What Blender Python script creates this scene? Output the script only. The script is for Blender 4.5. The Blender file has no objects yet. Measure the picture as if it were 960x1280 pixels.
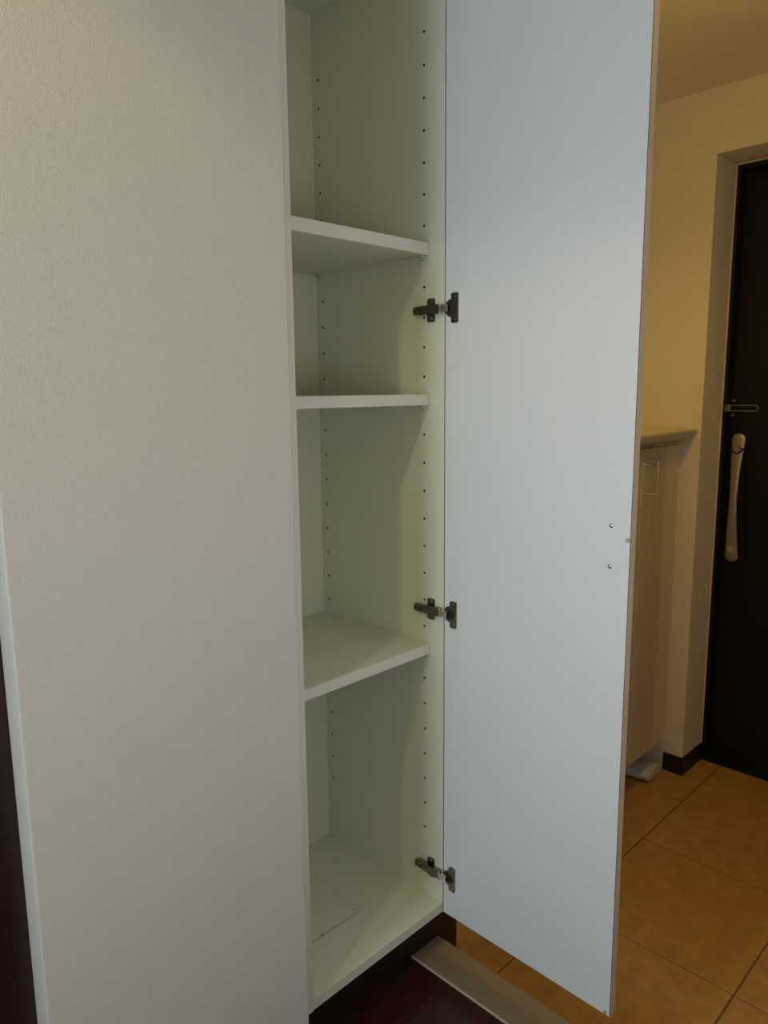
import bpy, bmesh, math, random
from mathutils import Vector, Matrix
random.seed(3)
C = bpy.context.scene.collection
S = 1.1                      # scene unit (see W) in metres
ZF = 0.11                    # hall floor lies at z = 0 in metres

def W(p):                    # measured units -> metres
    return Vector((p[0] * S, p[1] * S, (p[2] + ZF) * S))

# ------------------------------------------------------------------ camera
def make_camera():
    f, yaw, pitch, roll = 931.23, math.radians(45.1856), math.radians(9.2595), math.radians(-0.577)
    fw = Vector((math.sin(yaw) * math.cos(pitch), math.cos(yaw) * math.cos(pitch), -math.sin(pitch)))
    r = Vector((math.cos(yaw), -math.sin(yaw), 0)); u = r.cross(fw)
    r2 = math.cos(roll) * r + math.sin(roll) * u
    u2 = -math.sin(roll) * r + math.cos(roll) * u
    cd = bpy.data.cameras.new('camera'); co = bpy.data.objects.new('camera', cd); C.objects.link(co)
    M = Matrix((r2, u2, -fw)).transposed().to_4x4()
    M.translation = W((-1.01424, -0.85554, 1.0))
    co.matrix_world = M
    cd.sensor_fit = 'VERTICAL'; cd.sensor_height = 32.0; cd.lens = f / 1280 * 32.0
    cd.clip_start = 0.02
    bpy.context.scene.camera = co
make_camera()

# ------------------------------------------------------------------ world, lights, exposure
sc = bpy.context.scene
sc.view_settings.view_transform = 'Standard'; sc.view_settings.look = 'None'
sc.view_settings.gamma = 1; sc.view_settings.use_curve_mapping = False
sc.view_settings.exposure = 0.11
world = bpy.data.worlds.new('world'); sc.world = world; world.use_nodes = True
world.node_tree.nodes['Background'].inputs[0].default_value = (0.62, 0.75, 1.0, 1)
world.node_tree.nodes['Background'].inputs[1].default_value = 1.0

def area(name, loc, aim, size, size_y, power, color):
    l = bpy.data.lights.new(name, 'AREA'); l.shape = 'RECTANGLE'; l.size = size; l.size_y = size_y
    l.energy = power; l.color = color
    o = bpy.data.objects.new(name, l); C.objects.link(o); o.location = W(loc)
    o.rotation_euler = (W(aim) - W(loc)).to_track_quat('-Z', 'Y').to_euler(); return o
def bulb(name, loc, radius, power, color):
    l = bpy.data.lights.new(name, 'POINT'); l.shadow_soft_size = radius; l.energy = power; l.color = color
    o = bpy.data.objects.new(name, l); C.objects.link(o); o.location = W(loc); return o
def downlight(name, loc, radius, power, color, angle, blend):
    l = bpy.data.lights.new(name, 'SPOT'); l.shadow_soft_size = radius; l.energy = power; l.color = color
    l.spot_size = math.radians(angle); l.spot_blend = blend
    o = bpy.data.objects.new(name, l); C.objects.link(o); o.location = W(loc); return o
# daylight through the glazing at the end of the hall and through the window in the rear wall
area('hall_window_light', (-1.835, -0.215, 0.86), (0, -0.215, 0.86), 0.27, 0.50, 9.2, (0.73, 0.88, 1.0))
area('rear_window_light', (-0.55, -1.005, 0.80), (-0.55, 0, 0.80), 0.34, 0.34, 1.25, (1.0, 1.0, 0.96))
# warm recessed ceiling lamps of the hall and of the entrance
downlight('hall_lamp_light', (-1.30, -0.355, 1.80), 0.020, 11.5, (1.0, 0.74, 0.40), 140, 0.22)
downlight('entrance_lamp_light', (0.36, -0.33, 1.80), 0.09, 11.0, (1.0, 0.62, 0.09), 150, 0.5)
bulb('entrance_ceiling_fill', (0.33, -0.33, 1.62), 0.08, 2.5, (1.0, 0.66, 0.13))  # weak added fill that brightens the entrance ceiling; not a lamp of its own

# ------------------------------------------------------------------ materials
def mat(name, col, rough=0.5, metal=0.0, var=0.0, vscale=30, bump=0.0, bscale=300, bdist=0.001, stretch=None, spec=0.5, col2=None, detail=3, coat=0.0):
    m = bpy.data.materials.new(name); m.use_nodes = True; nt = m.node_tree; N = nt.nodes; b = N['Principled BSDF']
    b.inputs['Base Color'].default_value = (*col, 1); b.inputs['Roughness'].default_value = rough
    b.inputs['Metallic'].default_value = metal; b.inputs['Specular IOR Level'].default_value = spec
    b.inputs['Coat Weight'].default_value = coat
    if var or bump:
        tc = N.new('ShaderNodeTexCoord'); mp = N.new('ShaderNodeMapping'); nt.links.new(tc.outputs['Object'], mp.inputs[0])
        if stretch: mp.inputs['Scale'].default_value = stretch
    if var or col2:
        n = N.new('ShaderNodeTexNoise'); n.inputs['Scale'].default_value = vscale; n.inputs['Detail'].default_value = detail
        nt.links.new(mp.outputs[0], n.inputs['Vector'])
        r = N.new('ShaderNodeValToRGB'); r.color_ramp.elements[0].position = 0.3; r.color_ramp.elements[1].position = 0.7
        a = col2 if col2 else tuple(c * (1 - var) for c in col)
        r.color_ramp.elements[0].color = (*a, 1); r.color_ramp.elements[1].color = (*[min(1, c * (1 + var)) for c in col], 1)
        nt.links.new(n.outputs['Fac'], r.inputs[0]); nt.links.new(r.outputs[0], b.inputs['Base Color'])
    if bump:
        n = N.new('ShaderNodeTexNoise'); n.inputs['Scale'].default_value = bscale; n.inputs['Detail'].default_value = 2.5
        nt.links.new(mp.outputs[0], n.inputs['Vector'])
        bp = N.new('ShaderNodeBump'); bp.inputs['Strength'].default_value = bump; bp.inputs['Distance'].default_value = bdist
        nt.links.new(n.outputs['Fac'], bp.inputs['Height']); nt.links.new(bp.outputs[0], b.inputs['Normal'])
    return m
M = {}
M['wallpaper'] = mat('wallpaper', (0.715, 0.695, 0.645), 0.85, var=0.02, vscale=160, bump=0.85, bscale=620, bdist=0.0012)
M['entry_paper'] = mat('entry_wallpaper', (0.80, 0.74, 0.63), 0.85, var=0.02, vscale=160, bump=0.5, bscale=230, bdist=0.0015)
M['ceiling'] = mat('ceiling_paper', (0.78, 0.72, 0.62), 0.9, var=0.02, vscale=160, bump=0.5, bscale=230, bdist=0.0015)
M['board'] = mat('melamine_board', (0.75, 0.77, 0.62), 0.45, var=0.03, vscale=420, bump=0.12, bscale=600, bdist=0.0004)
M['board_edge'] = mat('melamine_edge', (0.78, 0.76, 0.70), 0.4, var=0.02, vscale=300)
M['door_white'] = mat('door_melamine', (0.80, 0.825, 0.85), 0.42, var=0.025, vscale=420, bump=0.15, bscale=600, bdist=0.0004)
M['door_edge'] = mat('door_edge_band', (0.74, 0.63, 0.53), 0.45, var=0.03, vscale=60)
M['edge_line'] = mat('edge_glue_line', (0.10, 0.06, 0.045), 0.6)
M['cream'] = mat('glossy_cream', (0.72, 0.62, 0.47), 0.16, var=0.02, vscale=20, coat=0.3)
M['counter'] = mat('counter_cream', (0.74, 0.66, 0.50), 0.35, var=0.03, vscale=60)
M['dark_wood'] = mat('dark_red_wood', (0.022, 0.006, 0.005), 0.32, var=0.35, vscale=14, stretch=(1, 1, 12), bump=0.1, bscale=120, bdist=0.0004)
M['floor_wood'] = mat('dark_floor_wood', (0.034, 0.008, 0.005), 0.28, var=0.45, vscale=10, stretch=(1.2, 14, 1), bump=0.12, bscale=90, bdist=0.0004)
M['toe'] = mat('toe_kick_wood', (0.016, 0.006, 0.004), 0.5, var=0.3, vscale=20, stretch=(1, 1, 8))
M['strip'] = mat('step_nosing', (0.25, 0.19, 0.12), 0.5, var=0.14, vscale=240, bump=0.2, bscale=300, bdist=0.0005, stretch=(1, 0.6, 1))
M['strip_edge'] = mat('step_nosing_edge', (0.55, 0.47, 0.38), 0.4, var=0.05, vscale=100)
M['tile'] = mat('terracotta_tile', (0.49, 0.275, 0.085), 0.42, var=0.15, vscale=26, bump=0.25, bscale=45, bdist=0.0012, detail=8)
M['grout'] = mat('dark_grout', (0.14, 0.085, 0.045), 0.9, var=0.2, vscale=60)
M['black_door'] = mat('black_brown_door', (0.008, 0.0065, 0.005), 0.6, spec=0.25, var=0.25, vscale=30, stretch=(1, 1, 6), bump=0.2, bscale=160, bdist=0.0005)
M['black_frame'] = mat('dark_frame_metal', (0.009, 0.010, 0.011), 0.5, spec=0.3, var=0.1, vscale=40)
M['lip'] = mat('frame_lip', (0.70, 0.60, 0.48), 0.4)
M['nickel'] = mat('hinge_nickel', (0.26, 0.23, 0.20), 0.22, metal=1.0, var=0.08, vscale=80)
M['recess_shade'] = mat('recess_shade_black', (0.018, 0.015, 0.012), 0.6)  # near-black that stands in for the shade inside holes and slots
M['chrome'] = mat('chrome', (0.82, 0.80, 0.76), 0.12, metal=1.0)
M['champagne'] = mat('champagne_metal', (0.40, 0.34, 0.25), 0.38, metal=0.7, var=0.05, vscale=60)
M['rubber'] = mat('cream_rubber', (0.55, 0.47, 0.24), 0.6)
M['rubber_grey'] = mat('grey_rubber', (0.36, 0.34, 0.28), 0.6)
M['cloth'] = mat('white_cloth', (0.60, 0.60, 0.60), 0.95, var=0.08, vscale=90, bump=0.8, bscale=130, bdist=0.003)
M['cloth_core'] = mat('cream_cloth', (0.72, 0.62, 0.40), 0.95, var=0.15, vscale=120, bump=0.9, bscale=160, bdist=0.003)
M['peg'] = mat('clear_peg', (0.62, 0.62, 0.54), 0.25, spec=0.7)
M['window_frame'] = mat('window_aluminium', (0.5, 0.5, 0.5), 0.4, metal=0.6)
g = bpy.data.materials.new('frosted_glass'); g.use_nodes = True
g.node_tree.nodes['Principled BSDF'].inputs['Base Color'].default_value = (0.9, 0.95, 1, 1)
g.node_tree.nodes['Principled BSDF'].inputs['Roughness'].default_value = 0.35
g.node_tree.nodes['Principled BSDF'].inputs['Transmission Weight'].default_value = 1.0
M['glass'] = g

# ------------------------------------------------------------------ helpers
def add_box(bm, lo, hi, bev=0.0, seg=2, mi=0):
    lo = Vector(lo); hi = Vector(hi)
    t = bmesh.new()
    bmesh.ops.create_cube(t, size=1.0)
    for v in t.verts:
        v.co = Vector([(lo[i] + hi[i]) / 2 + v.co[i] * (hi[i] - lo[i]) for i in range(3)])
    if bev:
        bmesh.ops.bevel(t, geom=t.edges[:], offset=bev, segments=seg, affect='EDGES', profile=0.6)
    for f in t.faces: f.material_index = mi
    me = bpy.data.meshes.new('tmp'); t.to_mesh(me); t.free(); bm.from_mesh(me); bpy.data.meshes.remove(me)
def add_cyl(bm, p, axis, r, h, n=20, r2=None, bev=0.0, mi=0):
    """cylinder from p along axis (unit) of length h"""
    t = bmesh.new()
    bmesh.ops.create_cone(t, cap_ends=True, segments=n, radius1=r, radius2=r if r2 is None else r2, depth=h)
    if bev:
        bmesh.ops.bevel(t, geom=[e for e in t.edges if len(e.link_faces) == 2 and any(len(f.verts) > 4 for f in e.link_faces)], offset=bev, segments=2, affect='EDGES')
    q = Vector(axis).to_track_quat('Z', 'Y').to_matrix().to_4x4()
    for v in t.verts: v.co = (q @ (v.co + Vector((0, 0, h / 2)))) + Vector(p)
    for f in t.faces: f.material_index = mi
    me = bpy.data.meshes.new('tmp'); t.to_mesh(me); t.free(); bm.from_mesh(me); bpy.data.meshes.remove(me)
def add_sphere(bm, c, r, sc3=(1, 1, 1), mi=0):
    t = bmesh.new(); bmesh.ops.create_uvsphere(t, u_segments=16, v_segments=10, radius=r)
    for v in t.verts: v.co = Vector((v.co.x * sc3[0] + c[0], v.co.y * sc3[1] + c[1], v.co.z * sc3[2] + c[2]))
    for f in t.faces: f.material_index = mi
    me = bpy.data.meshes.new('tmp'); t.to_mesh(me); t.free(); bm.from_mesh(me); bpy.data.meshes.remove(me)
def add_tube(bm, pts, r, n=10, mi=0):
    pts = [Vector(p) for p in pts]; rings = []
    for i, p in enumerate(pts):
        d = (pts[min(i + 1, len(pts) - 1)] - pts[max(i - 1, 0)]).normalized()
        up = Vector((1, 0, 0)) if abs(d.x) < 0.9 else Vector((0, 0, 1))
        a = d.cross(up).normalized(); b = d.cross(a)
        rings.append([bm.verts.new(p + r * (math.cos(k * 2 * math.pi / n) * a + math.sin(k * 2 * math.pi / n) * b)) for k in range(n)])
    for i in range(len(rings) - 1):
        for k in range(n):
            bm.faces.new((rings[i][k], rings[i][(k + 1) % n], rings[i + 1][(k + 1) % n], rings[i + 1][k])).material_index = mi
    bm.faces.new(rings[0][::-1]).material_index = mi; bm.faces.new(rings[-1]).material_index = mi
def add_prism(bm, prof, axis, a, b, mi=0):
    """profile polygon (2D in the two other axes, in order) extruded from a to b along axis"""
    def mk(q, t):
        l = list(q); l.insert(axis, t); return Vector(l)
    v0 = [bm.verts.new(mk(q, a)) for q in prof]; v1 = [bm.verts.new(mk(q, b)) for q in prof]
    n = len(prof)
    fs = [bm.faces.new(v0), bm.faces.new(v1[::-1])]
    for i in range(n): fs.append(bm.faces.new((v0[i], v1[i], v1[(i + 1) % n], v0[(i + 1) % n])))
    for f in fs: f.material_index = mi
def rounded_rect(y0, y1, z0, z1, r, n=4):
    out = []
    for cy, cz, a0 in ((y1 - r, z1 - r, 0), (y0 + r, z1 - r, 90), (y0 + r, z0 + r, 180), (y1 - r, z0 + r, 270)):
        for k in range(n + 1):
            a = math.radians(a0 + 90 * k / n); out.append((cy + r * math.cos(a), cz + r * math.sin(a)))
    return out
def add_plate_x(bm, prof_yz, x0, x1, mi=0):
    add_prism(bm, prof_yz, 0, x0, x1, mi)

def obj(name, bm, m, parent=None, smooth=False, kind=None, label=None, origin=None):
    """bm is in measured units and world axes; the mesh is stored relative to its parent's (or its own) base"""
    bmesh.ops.recalc_face_normals(bm, faces=bm.faces[:])
    if parent is not None: base = parent['_w'] if '_w' in parent else (0, 0, 0)
    else: base = origin if origin else (0, 0, 0)
    b = W(base)
    for v in bm.verts: v.co = W(v.co) - b
    me = bpy.data.meshes.new(name); bm.to_mesh(me); bm.free()
    for x in (m if isinstance(m, (list, tuple)) else [m]): me.materials.append(M[x])
    if smooth:
        for p in me.polygons: p.use_smooth = True
        me.set_sharp_from_angle(angle=math.radians(40))
    o = bpy.data.objects.new(name, me); C.objects.link(o)
    if parent is not None: o.parent = parent; o['_w'] = base
    else: o.location = b; o['_w'] = base
    if kind: o['kind'] = kind
    if label: o['label'] = label
    return o
def thing(name, base, label=None, cat=None, group=None, kind=None):
    o = bpy.data.objects.new(name, None); C.objects.link(o); o.empty_display_size = 0.05
    o.location = W(base); o['_w'] = base
    if label: o['label'] = label
    if cat: o['category'] = cat
    if group: o['group'] = group
    if kind: o['kind'] = kind
    return o
def B(*boxes):
    bm = bmesh.new()
    for b in boxes: add_box(bm, *b)
    return bm

# ------------------------------------------------------------------ key dimensions (measured units)
ZC = 1.83            # ceiling
ZT = -0.24           # tiled entrance floor
ZH = -0.11           # hall floor
XW = 1.25            # entrance wall plane
YB = -1.02           # wall behind the camera
XE = -1.85           # far end of the hall
YL = -0.018          # front of the left wall
XL0, XL1 = -0.748, -0.3550
DEP = 0.337          # inner depth of the cabinet

# ------------------------------------------------------------------ structure
def wall(name, *boxes, m='wallpaper'):
    return obj(name, B(*boxes), m, kind='structure')
bm = B(((XL0, YL, ZH), (XL1, 0.42, ZC), 0.002, 2))
obj('wall_left', bm, 'wallpaper', kind='structure', label='off-white textured wallpaper wall left of the open cabinet')
wall('wall_upper', ((XL1 + 0.0005, YL, 1.745), (0.07, 0.42, ZC)))
wall('wall_middle', ((0.0215, 0.0, -0.013), (0.07, 0.42, 1.745)))
wall('wall_back', ((0.07, 0.42, ZT), (XW + 0.2, 0.50, ZC)), m='entry_paper')
# entrance wall with the door opening
DY0, DY1, DZ = -0.82, 0.049, 1.653
bm = B(((XW, DY1, ZT), (1.40, 0.42, ZC)), ((XW, DY0, DZ), (1.40, DY1, ZC)), ((XW, YB, ZT), (1.40, DY0, ZC)))
obj('wall_right', bm, 'entry_paper', kind='structure', label='cream wallpaper wall around the recessed dark entrance door')
wall('wall_hall_shading', ((XE, -0.080, ZH), (-1.205, 0.12, ZC)), ((-1.205, 0.02, 1.70), (XL0, 0.12, ZC)))  # unseen hall wall, stepped forward to shade the left wall's end face
# glazed openings: a narrow one at the end of the hall, a wider one in the rear wall
def window(name, wallname, axis, plane, back, u0, u1, v0, v1, a0, a1, bars):
    """axis 0: wall at x = plane, u runs along y; axis 1: wall at y = plane, u runs along x"""
    def bx_(ua, ub, va, vb, p0=None, p1=None):
        p0 = plane if p0 is None else p0; p1 = back if p1 is None else p1
        lo, hi = min(p0, p1), max(p0, p1)
        return ((lo, ua, va), (hi, ub, vb)) if axis == 0 else ((ua, lo, va), (ub, hi, vb))
    wall(wallname, bx_(a0, u0, ZT, ZC), bx_(u1, a1, ZT, ZC), bx_(u0, u1, ZT, v0), bx_(u0, u1, v1, ZC))
    d = (back - plane); c0, c1 = plane + 0.25 * d, plane + 0.65 * d; f = 0.025
    w = thing(name, (plane, (u0 + u1) / 2, v0) if axis == 0 else ((u0 + u1) / 2, plane, v0), kind='structure')
    obj('window_frame', B(bx_(u0, u0 + f, v0, v1, c0, c1), bx_(u1 - f, u1, v0, v1, c0, c1), bx_(u0, u1, v0, v0 + f, c0, c1), bx_(u0, u1, v1 - f, v1, c0, c1)), 'window_frame', w)
    ed = [u0 + f] + [u0 + (u1 - u0) * (k + 1) / (bars + 1) for k in range(bars)] + [u1 - f]
    for k in range(bars): obj('glazing_bar', B(bx_(ed[k + 1] - 0.012, ed[k + 1] + 0.012, v0 + f, v1 - f, c0, c1)), 'window_frame', w)
    for k in range(bars + 1):
        obj('pane', B(bx_(ed[k] + (0.012 if k else 0), ed[k + 1] - (0.012 if k < bars else 0), v0 + f, v1 - f, plane + 0.42 * d, plane + 0.47 * d)), 'glass', w)
window('window_1', 'wall_far', 0, XE, XE - 0.1, -0.38, -0.05, 0.58, 1.14, YB, 0.12, 0)
window('window_2', 'wall_rear', 1, YB, YB - 0.1, -0.78, -0.32, 0.58, 1.02, XE - 0.1, 1.40, 1)

obj('ceiling', B(((XE - 0.1, YB - 0.1, ZC), (1.47, 0.5, ZC + 0.08))), 'ceiling', kind='structure')
fl = obj('floor', B(((XE, YB, ZH - 0.10), (-0.002, 0.0425, ZH - 0.012))), 'floor_wood', kind='structure', label='dark red-brown wooden hall floor')
# floor boards run along the hall; the joints are narrow V grooves
wid = 0.105; y = 0.0425; k = 0
while y > YB + 0.001:
    y2 = max(YB, y - wid); xa = XE; first = True; off = (k * 0.53) % 1.2 + 0.5
    while xa < -0.0475:
        xb = min(-0.0475, xa + (off if first else 1.5)); first = False
        bm = bmesh.new(); add_box(bm, (xa + 0.0002, y2 + 0.0002, ZH - 0.012), (xb - 0.0002, y - 0.0002, ZH), 0.0006, 1)
        obj('floor_board', bm, 'floor_wood', fl); xa = xb
    y = y2; k += 1

# entrance tiles
tf = obj('floor_entrance', B(((0.03, YB, ZT - 0.06), (1.47, 0.42, ZT - 0.0025))), 'grout', kind='structure', label='orange-brown tiled entrance floor one step below the hall')
tf.name = 'floor_entrance'
def tile_grid():
    ys = [0.42, 0.366, -0.019, -0.404, -0.789, YB]
    x_al = [0.03, 0.064, 0.452, 0.840, 1.228, 1.47]
    x_of = [0.03, 0.323, 0.711, 1.099, 1.47]
    for i in range(len(ys) - 1):
        xs = x_of if i in (1,) else x_al
        for j in range(len(xs) - 1):
            a, b = xs[j] + 0.0016, xs[j + 1] - 0.0016
            c, d = ys[i + 1] + 0.0016, ys[i] - 0.0016
            if b - a < 0.01 or d - c < 0.01: continue
            if a < 1.47 and xs[j] >= XW and (ys[i] <= DY0 or ys[i + 1] >= DY1): continue
            dz = random.uniform(-0.0004, 0.0004)
            bm = bmesh.new(); add_box(bm, (a, c, ZT - 0.004), (b, d, ZT + dz), 0.0012, 1)
            obj('tile', bm, 'tile', tf)
tile_grid()

# step nosing between the hall and the tiles
t1 = thing('trim_1', (-0.01, 0.04, ZH), kind='structure', label='grey-beige step nosing along the edge of the dark hall floor')
bm = bmesh.new(); add_box(bm, (-0.0465, YB, ZH - 0.020), (0.031, 0.0398, ZH + 0.0035), 0.0015, 2); obj('nosing', bm, 'strip', t1)
bm = bmesh.new(); add_box(bm, (-0.0490, YB, ZH - 0.004), (-0.0466, 0.0398, ZH + 0.0042), 0.0006, 1); obj('nosing_lip', bm, 'strip_edge', t1, label='thin pale edge of the nosing')
obj('riser', B(((-0.002, YB, ZT), (0.0255, 0.0398, ZH - 0.0205))), 'toe', t1)
# dark riser under the cabinets (entrance side)
obj('trim_2', B(((0.0705, 0.095, ZT), (0.160, 0.115, -0.125))), 'dark_wood', kind='structure', label='dark wooden riser at the foot of the tall cabinet')

# baseboards
def bboard(name, *boxes): return obj(name, B(*boxes), 'toe', kind='structure')
bboard('baseboard_left', ((XL0 - 0.004, YL - 0.006, ZH), (XL1 + 0.001, YL, ZH + 0.05), 0.001, 1), ((XL0 - 0.006, YL - 0.006, ZH), (XL0, 0.0185, ZH + 0.05), 0.001, 1))
bboard('baseboard_right', ((XW - 0.004, DY1 - 0.003, ZT), (XW, 0.111, -0.179), 0.0008, 1), ((XW - 0.004, DY1 - 0.004, ZT), (1.40, DY1, -0.179), 0.0008, 1), ((XW - 0.004, YB, ZT), (XW, DY0, -0.179), 0.0008, 1))
bboard('baseboard_rear', ((XE, YB, ZH), (-0.05, YB + 0.006, ZH + 0.06), 0.001, 1))

# dark wooden door at the left, beyond the wall's end
d2 = thing('door_2', (-1.17, 0.03, ZH), kind='structure', label='dark red-brown wooden door frame at the left edge')
bm = B(((XL0 - 0.050, 0.019, ZH), (XL0 - 0.0005, 0.10, 1.70), 0.0015, 1), ((-1.2045, 0.019, ZH), (-1.16, 0.10, 1.6995), 0.0015, 1), ((-1.16, 0.019, 1.65), (XL0 - 0.05, 0.10, 1.70), 0.0015, 1))
obj('door_frame', bm, 'dark_wood', d2)
bm = B(((-1.159, 0.045, ZH + 0.006), (XL0 - 0.051, 0.080, 1.649), 0.0015, 1))
for z0, z1 in ((0.0, 0.70), (0.80, 1.55)):
    add_box(bm, (-1.11, 0.041, z0), (XL0 - 0.13, 0.046, z1), 0.002, 2)
lf = obj('door_leaf', bm, 'dark_wood', d2)
bm = bmesh.new(); add_cyl(bm, (-1.13, 0.045, 0.80), (0, -1, 0), 0.009, 0.035, 16); add_box(bm, (-1.14, 0.002, 0.792), (-1.04, 0.012, 0.808), 0.003, 2)
obj('lever_handle', bm, 'chrome', lf, smooth=True)

# ------------------------------------------------------------------ tall storage cabinet
X0, X1 = -0.331, 0.0
cab = thing('tall_cabinet', ((X0 + X1) / 2, 0.17, ZH), 'tall white built-in storage cabinet standing open with three shelves and a wide-open door', 'cabinet')
HZ = [0.1477 + 0.05153 * k for k in range(29)]
HY = (0.0470, 0.3205)
def side_panel(face_x, out_x, rev):
    """board whose inner face at face_x carries two rows of drilled shelf-pin holes"""
    bm = bmesh.new(); y0, y1, z0, z1 = 0.0, DEP, -0.016, 1.73
    sgn = 1 if out_x > face_x else -1
    V = {}
    def v(x, y, z):
        k = (round(x, 6), round(y, 6), round(z, 6))
        if k not in V: V[k] = bm.verts.new((x, y, z))
        return V[k]
    hw, R_, n = 0.008, 0.0024, 12
    ys = [y0] + [q for h in HY for q in (h - hw, h + hw)] + [y1]
    zs = [z0] + [z - 0.0125 for z in HZ] + [HZ[-1] + 0.0125, z1]
    zs = [z0]
    for z in HZ: zs += [z - hw, z + hw]
    zs.append(z1)
    holes = []
    for i in range(len(ys) - 1):
        for j in range(len(zs) - 1):
            a, b, c, d = ys[i], ys[i + 1], zs[j], zs[j + 1]
            if i in (1, 3) and j % 2 == 1:
                cy, cz = (a + b) / 2, (c + d) / 2
                sq = [(b, cz), (b, d), (cy, d), (a, d), (a, cz), (a, c), (cy, c), (b, c)]
                outer = [v(face_x, a, c) if False else None]
                cor = [v(face_x, b, d), v(face_x, a, d), v(face_x, a, c), v(face_x, b, c)]
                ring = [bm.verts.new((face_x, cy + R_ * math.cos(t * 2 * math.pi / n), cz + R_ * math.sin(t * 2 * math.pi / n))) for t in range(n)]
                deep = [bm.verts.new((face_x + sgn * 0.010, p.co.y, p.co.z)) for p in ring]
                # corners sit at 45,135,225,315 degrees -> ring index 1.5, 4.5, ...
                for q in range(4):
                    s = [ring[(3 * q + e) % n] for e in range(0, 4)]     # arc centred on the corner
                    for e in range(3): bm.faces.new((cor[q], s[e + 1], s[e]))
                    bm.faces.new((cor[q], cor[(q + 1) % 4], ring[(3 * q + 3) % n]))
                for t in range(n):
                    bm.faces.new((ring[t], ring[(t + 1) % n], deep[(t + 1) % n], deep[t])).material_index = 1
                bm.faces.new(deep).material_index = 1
            else:
                bm.faces.new((v(face_x, a, c), v(face_x, b, c), v(face_x, b, d), v(face_x, a, d)))
    # front edge band, back, top, bottom and outside: the ring of the outer sheet
    for j in range(len(zs) - 1):
        f = bm.faces.new((v(face_x, y0, zs[j]), v(face_x, y0, zs[j + 1]), v(out_x, y0, zs[j + 1]), v(out_x, y0, zs[j]))); f.material_index = 2
        bm.faces.new((v(face_x, y1, zs[j]), v(face_x, y1, zs[j + 1]), v(out_x, y1, zs[j + 1]), v(out_x, y1, zs[j])))
    for i in range(len(ys) - 1):
        for z in (z0, z1): bm.faces.new((v(face_x, ys[i], z), v(face_x, ys[i + 1], z), v(out_x, ys[i + 1], z), v(out_x, ys[i], z)))
        for j in range(len(zs) - 1):
            bm.faces.new((v(out_x, ys[i], zs[j]), v(out_x, ys[i + 1], zs[j]), v(out_x, ys[i + 1], zs[j + 1]), v(out_x, ys[i], zs[j + 1])))
    return obj('side_panel', bm, ['board', 'recess_shade', 'board_edge'], cab)
side_panel(X1, X1 + 0.020, False)
side_panel(X0, X0 - 0.0245, True)
obj('back_panel', B(((X0 - 0.016, DEP + 0.0005, -0.016), (X1 + 0.020, DEP + 0.008, 1.73))), 'board', cab)
obj('top_panel', B(((X0 + 0.0003, 0.001, 1.712), (X1 - 0.0003, DEP, 1.730))), 'board', cab)
# base board with an inset access hatch
hx0, hx1, hy0, hy1 = -0.325, -0.125, 0.101, 0.285
g_ = 0.0012
bm = bmesh.new(); zb0, zb1 = -0.0150, 0.0045
for a, b in (((X0 + 0.0003, 0.002, zb0), (X1 - 0.0003, hy0, zb1)), ((X0 + 0.0003, hy1, zb0), (X1 - 0.0003, DEP, zb1)),
             ((X0 + 0.0003, hy0, zb0), (hx0, hy1, zb1)), ((hx1, hy0, zb0), (X1 - 0.0003, hy1, zb1)), ((hx0, hy0, zb0), (hx1, hy1, zb0 + 0.006))):
    add_box(bm, a, b)
bmesh.ops.remove_doubles(bm, verts=bm.verts[:], dist=1e-6)
bb = obj('base_board', bm, 'board', cab)
bm = bmesh.new(); add_box(bm, (X0 + 0.0003, 0.0005, zb0), (X1 - 0.0003, 0.002, zb1), 0.0004, 1)
obj('edge_band', bm, 'board_edge', bb)
bm = bmesh.new(); add_box(bm, (hx0 + 0.0006, hy0 + 0.0034, zb0 + 0.0062), (hx1 - 0.0004, hy1 - 0.0008, zb1 - 0.0001), 0.0004, 1)
ht = obj('access_hatch', bm, 'board', cab, label='square lift-out hatch in the base board')
for x, y in ((-0.134, 0.1115), (-0.222, 0.1040)):
    bm = bmesh.new(); add_cyl(bm, (x, y, zb1 - 0.0002), (0, 0, 1), 0.0016, 0.0004, 12)
    obj('finger_notch', bm, 'recess_shade', ht)
# toe kick
obj('toe_kick', B(((X0 - 0.0245, 0.0405, ZH), (0.070, 0.060, zb0 - 0.0005)), ((0.0315, 0.0405, ZT), (0.070, 0.060, ZH))), 'toe', cab, label='recessed black-brown plinth')
# shelves and their pegs
def shelf(zt, th, yf):
    bm = bmesh.new(); add_box(bm, (X0 + 0.0012, yf, zt - th), (X1 - 0.0008, DEP - 0.002, zt), 0.0008, 1)
    for f in bm.faces:
        if f.calc_center_median().y < yf + 0.0005: f.material_index = 1
    obj('shelf', bm, ['board', 'board_edge'], cab)
    for xx, s in ((X1, -1), (X0, 1)):
        for yy in HY:
            bm = bmesh.new(); zz = zt - th
            add_cyl(bm, (xx - s * 0.006, yy, zz - 0.0042), (s, 0, 0), 0.0021, 0.013, 10)
            add_box(bm, (min(xx + s * 0.0006, xx + s * 0.012), yy - 0.007, zz - 0.0028), (max(xx + s * 0.0006, xx + s * 0.012), yy + 0.007, zz - 0.0003), 0.0008, 1)
            add_box(bm, (min(xx + s * 0.0006, xx + s * 0.0032), yy - 0.006, zz - 0.009), (max(xx + s * 0.0006, xx + s * 0.0032), yy + 0.006, zz - 0.0003), 0.0008, 1)
            obj('shelf_peg', bm, 'peg', cab, smooth=True)
shelf(1.2515, 0.0205, 0.0340)
shelf(0.9925, 0.0190, 0.0340)
shelf(0.5285, 0.0195, 0.0325)

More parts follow.
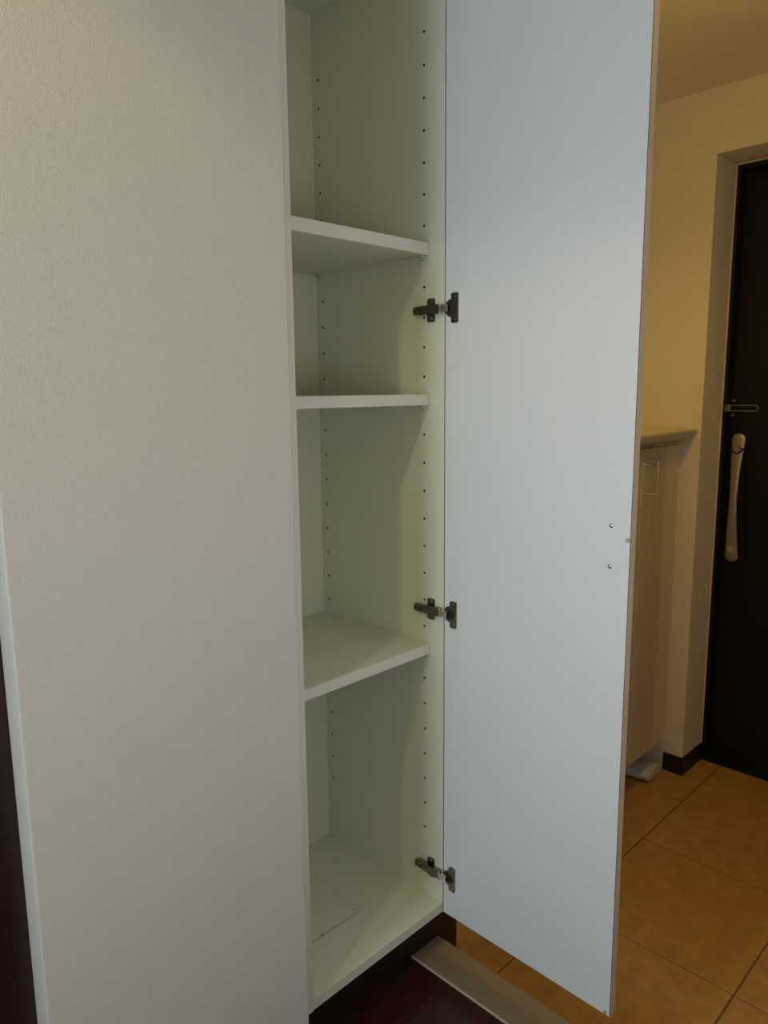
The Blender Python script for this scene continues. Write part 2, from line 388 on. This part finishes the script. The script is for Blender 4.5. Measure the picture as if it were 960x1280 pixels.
# ---- concealed hinges: mounting plate and arm on the side panel, cup plate on the door
def hinge(z):
    h = bpy.data.objects.new('hinge', None); C.objects.link(h); h.parent = cab
    h.location = W((0, 0.03, z)) - W(cab['_w']); h['_w'] = (0, 0.03, z)
    # cross-shaped mounting plate
    bm = bmesh.new()
    add_plate_x(bm, rounded_rect(0.0205, 0.0375, z - 0.0200, z + 0.0200, 0.0035), -0.0030, -0.0002)
    add_box(bm, (-0.0050, 0.006, z - 0.0062), (-0.0002, 0.060, z + 0.0062), 0.0008, 1)
    for s in (-1, 1):
        add_cyl(bm, (-0.0030, 0.029, z + s * 0.0142), (-1, 0, 0), 0.0036, 0.0012, 16, r2=0.0026)
    obj('mounting_plate', bm, 'nickel', h, smooth=True)
    for s in (-1, 1):
        bm = bmesh.new(); add_box(bm, (-0.00445, 0.0268, z + s * 0.0142 - 0.0005), (-0.00415, 0.0312, z + s * 0.0142 + 0.0005)); add_box(bm, (-0.00445, 0.0285, z + s * 0.0142 - 0.0020), (-0.00415, 0.0295, z + s * 0.0142 + 0.0020))
        obj('screw_slot', bm, 'recess_shade', h)
    # arm: channel, slightly tapered, narrower towards the door
    bm = bmesh.new()
    prof = [(0.0625, z - 0.0068), (0.0625, z + 0.0068), (0.030, z + 0.0078), (0.006, z + 0.0080), (0.000, z + 0.0060), (0.000, z - 0.0060), (0.006, z - 0.0080), (0.030, z - 0.0078)]
    add_plate_x(bm, prof, -0.0128, -0.0050)
    bmesh.ops.bevel(bm, geom=bm.edges[:], offset=0.0009, segments=2, affect='EDGES')
    obj('hinge_arm', bm, 'nickel', h, smooth=True)
    bm = bmesh.new()
    add_cyl(bm, (-0.0127, 0.0585, z), (-1, 0, 0), 0.0022, 0.0003, 12)
    add_plate_x(bm, rounded_rect(0.0415, 0.0495, z - 0.0024, z + 0.0024, 0.0022), -0.0131, -0.0127)
    add_box(bm, (-0.0122, 0.0622, z - 0.0045), (-0.0070, 0.0628, z + 0.0045))
    obj('arm_slot', bm, 'recess_shade', h)
    bm = bmesh.new()
    add_cyl(bm, (-0.0127, 0.0355, z), (-1, 0, 0), 0.0034, 0.0009, 16, bev=0.0003)
    add_cyl(bm, (-0.0127, 0.0130, z), (-1, 0, 0), 0.0028, 0.0009, 16, bev=0.0003)
    obj('adjusting_screw', bm, 'nickel', h, smooth=True)
    # link between arm and cup
    bm = bmesh.new()
    add_cyl(bm, (-0.0120, 0.0005, z - 0.0078), (0, 0, 1), 0.0017, 0.0156, 12)
    add_box(bm, (-0.0135, -0.0170, z - 0.0052), (-0.0115, 0.0010, z + 0.0052), 0.0007, 2)
    for s in (-1, 1):
        add_box(bm, (-0.0135, -0.0170, z + s * 0.0052 - 0.0006), (-0.0050, -0.0040, z + s * 0.0052 + 0.0006), 0.0004, 1)
    obj('hinge_link', bm, 'chrome', h, smooth=True)
    # cup plate with its round flange on the door's inner face
    xf = -0.0022
    bm = bmesh.new()
    add_plate_x(bm, rounded_rect(-0.0330, -0.0185, z - 0.0250, z + 0.0250, 0.0030), xf - 0.0030, xf)
    pr = [(-0.0190 + 0.0150 * math.sin(math.radians(a)), z - 0.0150 * math.cos(math.radians(a))) for a in range(0, 181, 12)]
    add_plate_x(bm, pr, xf - 0.0026, xf)
    for s in (-1, 1):
        add_cyl(bm, (xf - 0.0030, -0.0262, z + s * 0.0192), (-1, 0, 0), 0.0032, 0.0012, 16, r2=0.0024)
    obj('cup_plate', bm, 'nickel', h, smooth=True)
    bm = bmesh.new()
    pr = [(-0.0195 + 0.0095 * math.sin(math.radians(a)), z - 0.0095 * math.cos(math.radians(a))) for a in range(0, 360, 15)]
    add_plate_x(bm, pr, xf - 0.0034, xf - 0.0029)
    obj('cup_shade_disc', bm, 'recess_shade', h)  # flat dark disc painted in for the shade inside the cup
    return h
for z in (1.1375, 0.5975, 0.0690): hinge(z)

# ---- the door of the cabinet, standing open
dz0, dz1 = -0.0125, 1.740
th = 0.0180
door = bpy.data.objects.new('cabinet_door', None)
bm = bmesh.new(); add_box(bm, (-0.0020, -0.3590, dz0), (-0.0020 + th, -0.0035, dz1), 0.0006, 1)
def shear(bm_):     # the leaf stands a little past square
    a = math.atan2(-0.0030, 0.3555)
    for v in bm_.verts:
        dy = -0.0035 - v.co.y; v.co.x += math.tan(a) * dy * 1.0
for f in bm.faces:
    n = f.normal; c = f.calc_center_median()
    if c.y < -0.3575 or c.y > -0.0045: f.material_index = 1
    elif c.x > -0.0020 + th - 0.0009: f.material_index = 2
shear(bm)
door = obj('cabinet_door', bm, ['door_white', 'door_edge', 'cream'], cab, label='open white door leaf with a beige edge band')
bm = bmesh.new(); add_box(bm, (-0.0017, -0.3592, dz0 + 0.0004), (-0.0007, -0.3588, dz1 - 0.0004)); shear(bm)
obj('glue_line', bm, 'edge_line', door)
for z in (0.799, 0.737):
    bm = bmesh.new(); add_cyl(bm, (-0.0050, -0.329, z), (-1, 0, 0), 0.0036, 0.0010, 20); add_sphere(bm, (-0.0060, -0.329, z), 0.0036, (0.55, 1, 1))
    obj('handle_screw', bm, 'chrome', door, smooth=True)
    bm = bmesh.new(); add_box(bm, (-0.0082, -0.3305, z - 0.0003), (-0.0074, -0.3275, z + 0.0003)); add_box(bm, (-0.0082, -0.3293, z - 0.0014), (-0.0074, -0.3287, z + 0.0014))
    obj('screw_slot', bm, 'recess_shade', door)
bm = bmesh.new(); add_cyl(bm, (-0.0048, -0.3555, 0.780), (-1, 0, 0), 0.0040, 0.0022, 18, r2=0.0032); obj('bumper', bm, 'rubber', door, smooth=True, label='small round yellow door buffer')
bm = bmesh.new(); add_cyl(bm, (-0.0048, -0.3515, -0.0075), (-1, 0, 0), 0.0030, 0.0018, 18, r2=0.0025); obj('bumper', bm, 'rubber_grey', door, smooth=True)
# pull handle on the outer side of the leaf
bm = bmesh.new()
add_cyl(bm, (0.0495, -0.329, 0.720), (0, 0, 1), 0.0035, 0.096, 14)
for z in (0.737, 0.799): add_cyl(bm, (0.0125, -0.329, z), (1, 0, 0), 0.0030, 0.037, 14)
obj('pull_handle', bm, 'chrome', door, smooth=True)

# ------------------------------------------------------------------ floating shoe cabinet and its countertop
YS = 0.100
shoe = thing('shoe_cabinet', (0.70, 0.25, -0.125), 'low floating cream shoe cabinet with chrome bar handles beside the entrance door', 'cabinet')
obj('body', B(((0.160, YS + 0.019, -0.122), (1.228, 0.4195, 0.8395), 0.001, 1)), 'cream', shoe)
obj('filler_strip', B(((1.2285, YS + 0.014, -0.122), (1.2495, YS + 0.030, 0.832))), 'counter', shoe)
edges = [0.245, 0.490, 0.735, 0.980, 1.226]
for i in range(4):
    a, b = edges[i] + 0.0015, edges[i + 1] - 0.0015
    bm = bmesh.new(); add_box(bm, (a, YS, -0.1235), (b, YS + 0.018, 0.8290), 0.0014, 2)
    d = obj('door', bm, 'cream', shoe)
    hx = a + 0.0200
    bm = bmesh.new()
    add_cyl(bm, (hx, YS - 0.0370, 0.6930), (0, 0, 1), 0.0022, 0.104, 14, bev=0.0005)
    for z in (0.785, 0.703):
        add_cyl(bm, (hx, YS, z), (0, -1, 0), 0.0032, 0.0365, 14)
        add_cyl(bm, (hx, YS, z), (0, -1, 0), 0.0050, 0.0030, 14)
    obj('bar_handle', bm, 'chrome', d, smooth=True)
# countertop with a curved nosing and a rounded outer end
ct = thing('countertop', (0.70, 0.25, 0.84), 'cream countertop with a curved front edge on the low shoe cabinet', 'countertop')
prof = [(0.4195, 0.8410), (0.4195, 0.8780), (0.0660, 0.8780), (0.0612, 0.8768), (0.0588, 0.8735), (0.0590, 0.8690), (0.0620, 0.8625), (0.0680, 0.8560), (0.0760, 0.8505), (0.0850, 0.8462), (0.0945, 0.8430), (0.0990, 0.8410)]
bm = bmesh.new(); add_prism(bm, prof, 0, 0.0715, XW - 0.0005)
obj('top', bm, 'counter', ct, smooth=True)

# rolled-up white cloth under the shoe cabinet
rc = thing('rolled_cloth', (1.14, 0.17, ZT), 'rolled-up white cloth lying on the tiles under the shoe cabinet', 'cloth')
def roll():
    bm = bmesh.new(); n = 30; rings = []
    rx, rz = 0.0540, 0.0215
    L0, L1 = 0.104, 0.330; m = 14
    for i in range(m + 1):
        t = i / m; yy = L0 + (L1 - L0) * t; ring = []
        for k in range(n):
            a = 2 * math.pi * k / n
            wob = 1 + 0.05 * math.sin(3 * a + 5 * t) + 0.03 * math.sin(7 * a + 11 * t)
            flat = 0.92 if i in (0, m) else 1.0
            xx = 1.165 - 0.12 * (yy - L0) + rx * wob * flat * math.cos(a); zz = ZT + 0.0225 + rz * wob * flat * math.sin(a)
            ring.append(bm.verts.new((xx, yy + (0.003 * math.sin(4 * a) if i == 0 else 0), max(ZT + 0.0006, zz))))
        rings.append(ring)
    for i in range(m):
        for k in range(n): bm.faces.new((rings[i][k], rings[i][(k + 1) % n], rings[i + 1][(k + 1) % n], rings[i + 1][k]))
    bm.faces.new(rings[-1]); bm.faces.new(rings[0])
    obj('outer_layer', bm, 'cloth', rc, smooth=True)
    # visible wound layers at the near end: a spiral band
    bm = bmesh.new(); N = 90; pv = None
    for k in range(N + 1):
        a = k / N * 2 * math.pi * 2.6; q = 0.15 + 0.80 * k / N
        row = []
        for dr, yy in ((0, L0 + 0.003), (0, L0 - 0.005 - 0.0015 * math.sin(a * 2)), (-0.0030, L0 - 0.005 - 0.0015 * math.sin(a * 2)), (-0.0030, L0 + 0.003)):
            row.append(bm.verts.new((1.165 + (rx * q + dr) * math.cos(a), yy, max(ZT + 0.0008, ZT + 0.0225 + (rz * q + dr * 0.7) * math.sin(a)))))
        if pv:
            for j in range(4): bm.faces.new((pv[j], pv[(j + 1) % 4], row[(j + 1) % 4], row[j]))
        pv = row
    obj('rolled_end', bm, 'cloth_core', rc, smooth=True, label='cream rolled end of the cloth')
roll()

# ------------------------------------------------------------------ entrance door in its deep reveal
XD = 1.450
d1 = thing('door_1', (XD, -0.38, ZT), kind='structure', label='black-brown entrance door with long champagne pull handle in a deep reveal')
bm = B(((1.4005, 0.037, ZT), (1.47, 0.115, 1.70), 0.001, 1), ((1.4005, DY0 - 0.05, ZT), (1.47, DY0 + 0.012, 1.70), 0.001, 1), ((1.4005, DY0 + 0.012, 1.638), (1.47, 0.037, 1.70), 0.001, 1))
obj('door_frame', bm, 'black_frame', d1)
bm = B(((1.395, 0.0455, ZT + 0.01), (1.402, DY1 - 0.0002, 1.651)), ((1.395, DY0 + 0.001, 1.6495), (1.402, DY1 - 0.0005, 1.6529)))
obj('frame_lip', bm, 'lip', d1, label='thin pale trim line around the dark frame')
bm = bmesh.new(); add_box(bm, (XD, DY0 + 0.0125, ZT + 0.006), (XD + 0.018, 0.0365, 1.6375), 0.001, 1)
for k, yy in enumerate((-0.18, -0.40, -0.62)):    # shallow pressed ribs beyond the handle
    add_box(bm, (XD - 0.0015, yy - 0.004, ZT + 0.05), (XD + 0.001, yy + 0.004, 1.60), 0.0007, 1)
dp = obj('door_panel', bm, 'black_door', d1)
obj('threshold', B(((1.4005, DY0 + 0.0125, ZT - 0.002), (1.47, 0.0365, ZT + 0.005), 0.001, 1)), 'black_frame', d1)
# long waisted pull handle
def pull():
    bm = bmesh.new(); z0, z1 = 0.447, 0.857; n = 16; m = 40; rings = []
    for i in range(m + 1):
        t = 0.5 - 0.5 * math.cos(math.pi * i / m); z = z0 + (z1 - z0) * t
        hw = 0.0118 + 0.0108 * abs(2 * t - 1) ** 1.5
        end = min(1.0, math.sqrt(max(0.0, 1 - (max(0, abs(2 * t - 1) - 0.91) / 0.09) ** 2)))
        hw *= max(0.12, end)
        x = XD - 0.026 - 0.016 * math.sin(math.pi * t) ; tk = 0.0055 * max(0.3, end)
        rings.append([bm.verts.new((x + tk * math.sin(2 * math.pi * k / n), hw * math.cos(2 * math.pi * k / n), z)) for k in range(n)])
    for i in range(m):
        for k in range(n): bm.faces.new((rings[i][k], rings[i][(k + 1) % n], rings[i + 1][(k + 1) % n], rings[i + 1][k]))
    bm.faces.new(rings[0]); bm.faces.new(rings[-1])
    h = obj('door_pull', bm, 'champagne', d1, smooth=True, label='long waisted champagne metal door pull')
    bm = bmesh.new()
    for z in (0.815, 0.485):
        add_cyl(bm, (XD, 0, z), (-1, 0, 0), 0.0165, 0.024, 24)
    obj('handle_mount', bm, 'black_frame', h, smooth=True)
    bm = bmesh.new()
    add_cyl(bm, (XD - 0.0300, 0.0, 0.812), (-1, 0, 0), 0.0125, 0.0105, 24, bev=0.001)
    obj('lock_turn', bm, 'champagne', h, smooth=True)
    bm = bmesh.new()
    pr = []
    for a in range(180, 361, 12): pr.append((0.0185 * math.cos(math.radians(a)), 0.812 + 0.0185 * math.sin(math.radians(a))))
    for a in range(360, 179, -12): pr.append((0.0135 * math.cos(math.radians(a)), 0.812 + 0.0135 * math.sin(math.radians(a))))
    add_prism(bm, pr, 0, XD - 0.0392, XD - 0.0340)
    obj('lock_gap_shade', bm, 'recess_shade', h)  # raised dark crescent standing in for the shaded gap below the lock
    bm = bmesh.new(); add_cyl(bm, (XD - 0.0300, 0.0, 0.490), (-1, 0, 0), 0.0110, 0.0105, 24, bev=0.001); add_box(bm, (XD - 0.0425, -0.002, 0.481), (XD - 0.0355, 0.002, 0.499), 0.0008, 1)
    obj('lock_button', bm, 'chrome', h, smooth=True)
pull()
# swing-bar door guard
bm = bmesh.new(); zc = 0.936
add_box(bm, (1.3960, 0.0395, zc - 0.0240), (1.4006, 0.0440, zc + 0.0240), 0.001, 1)
add_box(bm, (1.3850, 0.0380, zc - 0.0240), (1.4006, 0.0400, zc + 0.0240), 0.0006, 1)
gd = obj('door_guard', bm, 'nickel', d1, smooth=True, label='small metal swing-bar door guard')
bm = bmesh.new(); add_cyl(bm, (1.3900, 0.026, zc - 0.008), (0, 0, 1), 0.0030, 0.016, 12)
for z in (zc - 0.022, zc + 0.022): add_cyl(bm, (1.4300, 0.018, z), (-1, 0, 0), 0.0055, 0.020, 16, bev=0.0008)
add_box(bm, (1.3880, 0.018, zc - 0.012), (1.3950, 0.0380, zc + 0.012), 0.0015, 1)
obj('guard_hinge', bm, 'nickel', gd, smooth=True)
pts = [(1.3915, 0.018, zc + 0.0085)]
for a in range(0, 181, 20): pts.append((1.3915, -0.052 - 0.0085 * math.sin(math.radians(a)), zc + 0.0085 * math.cos(math.radians(a))))
pts.append((1.3915, 0.018, zc - 0.0085))
bm = bmesh.new(); add_tube(bm, pts, 0.0013, 10); obj('guard_bar', bm, 'champagne', gd, smooth=True)

for o in bpy.data.objects:
    if '_w' in o: del o['_w']
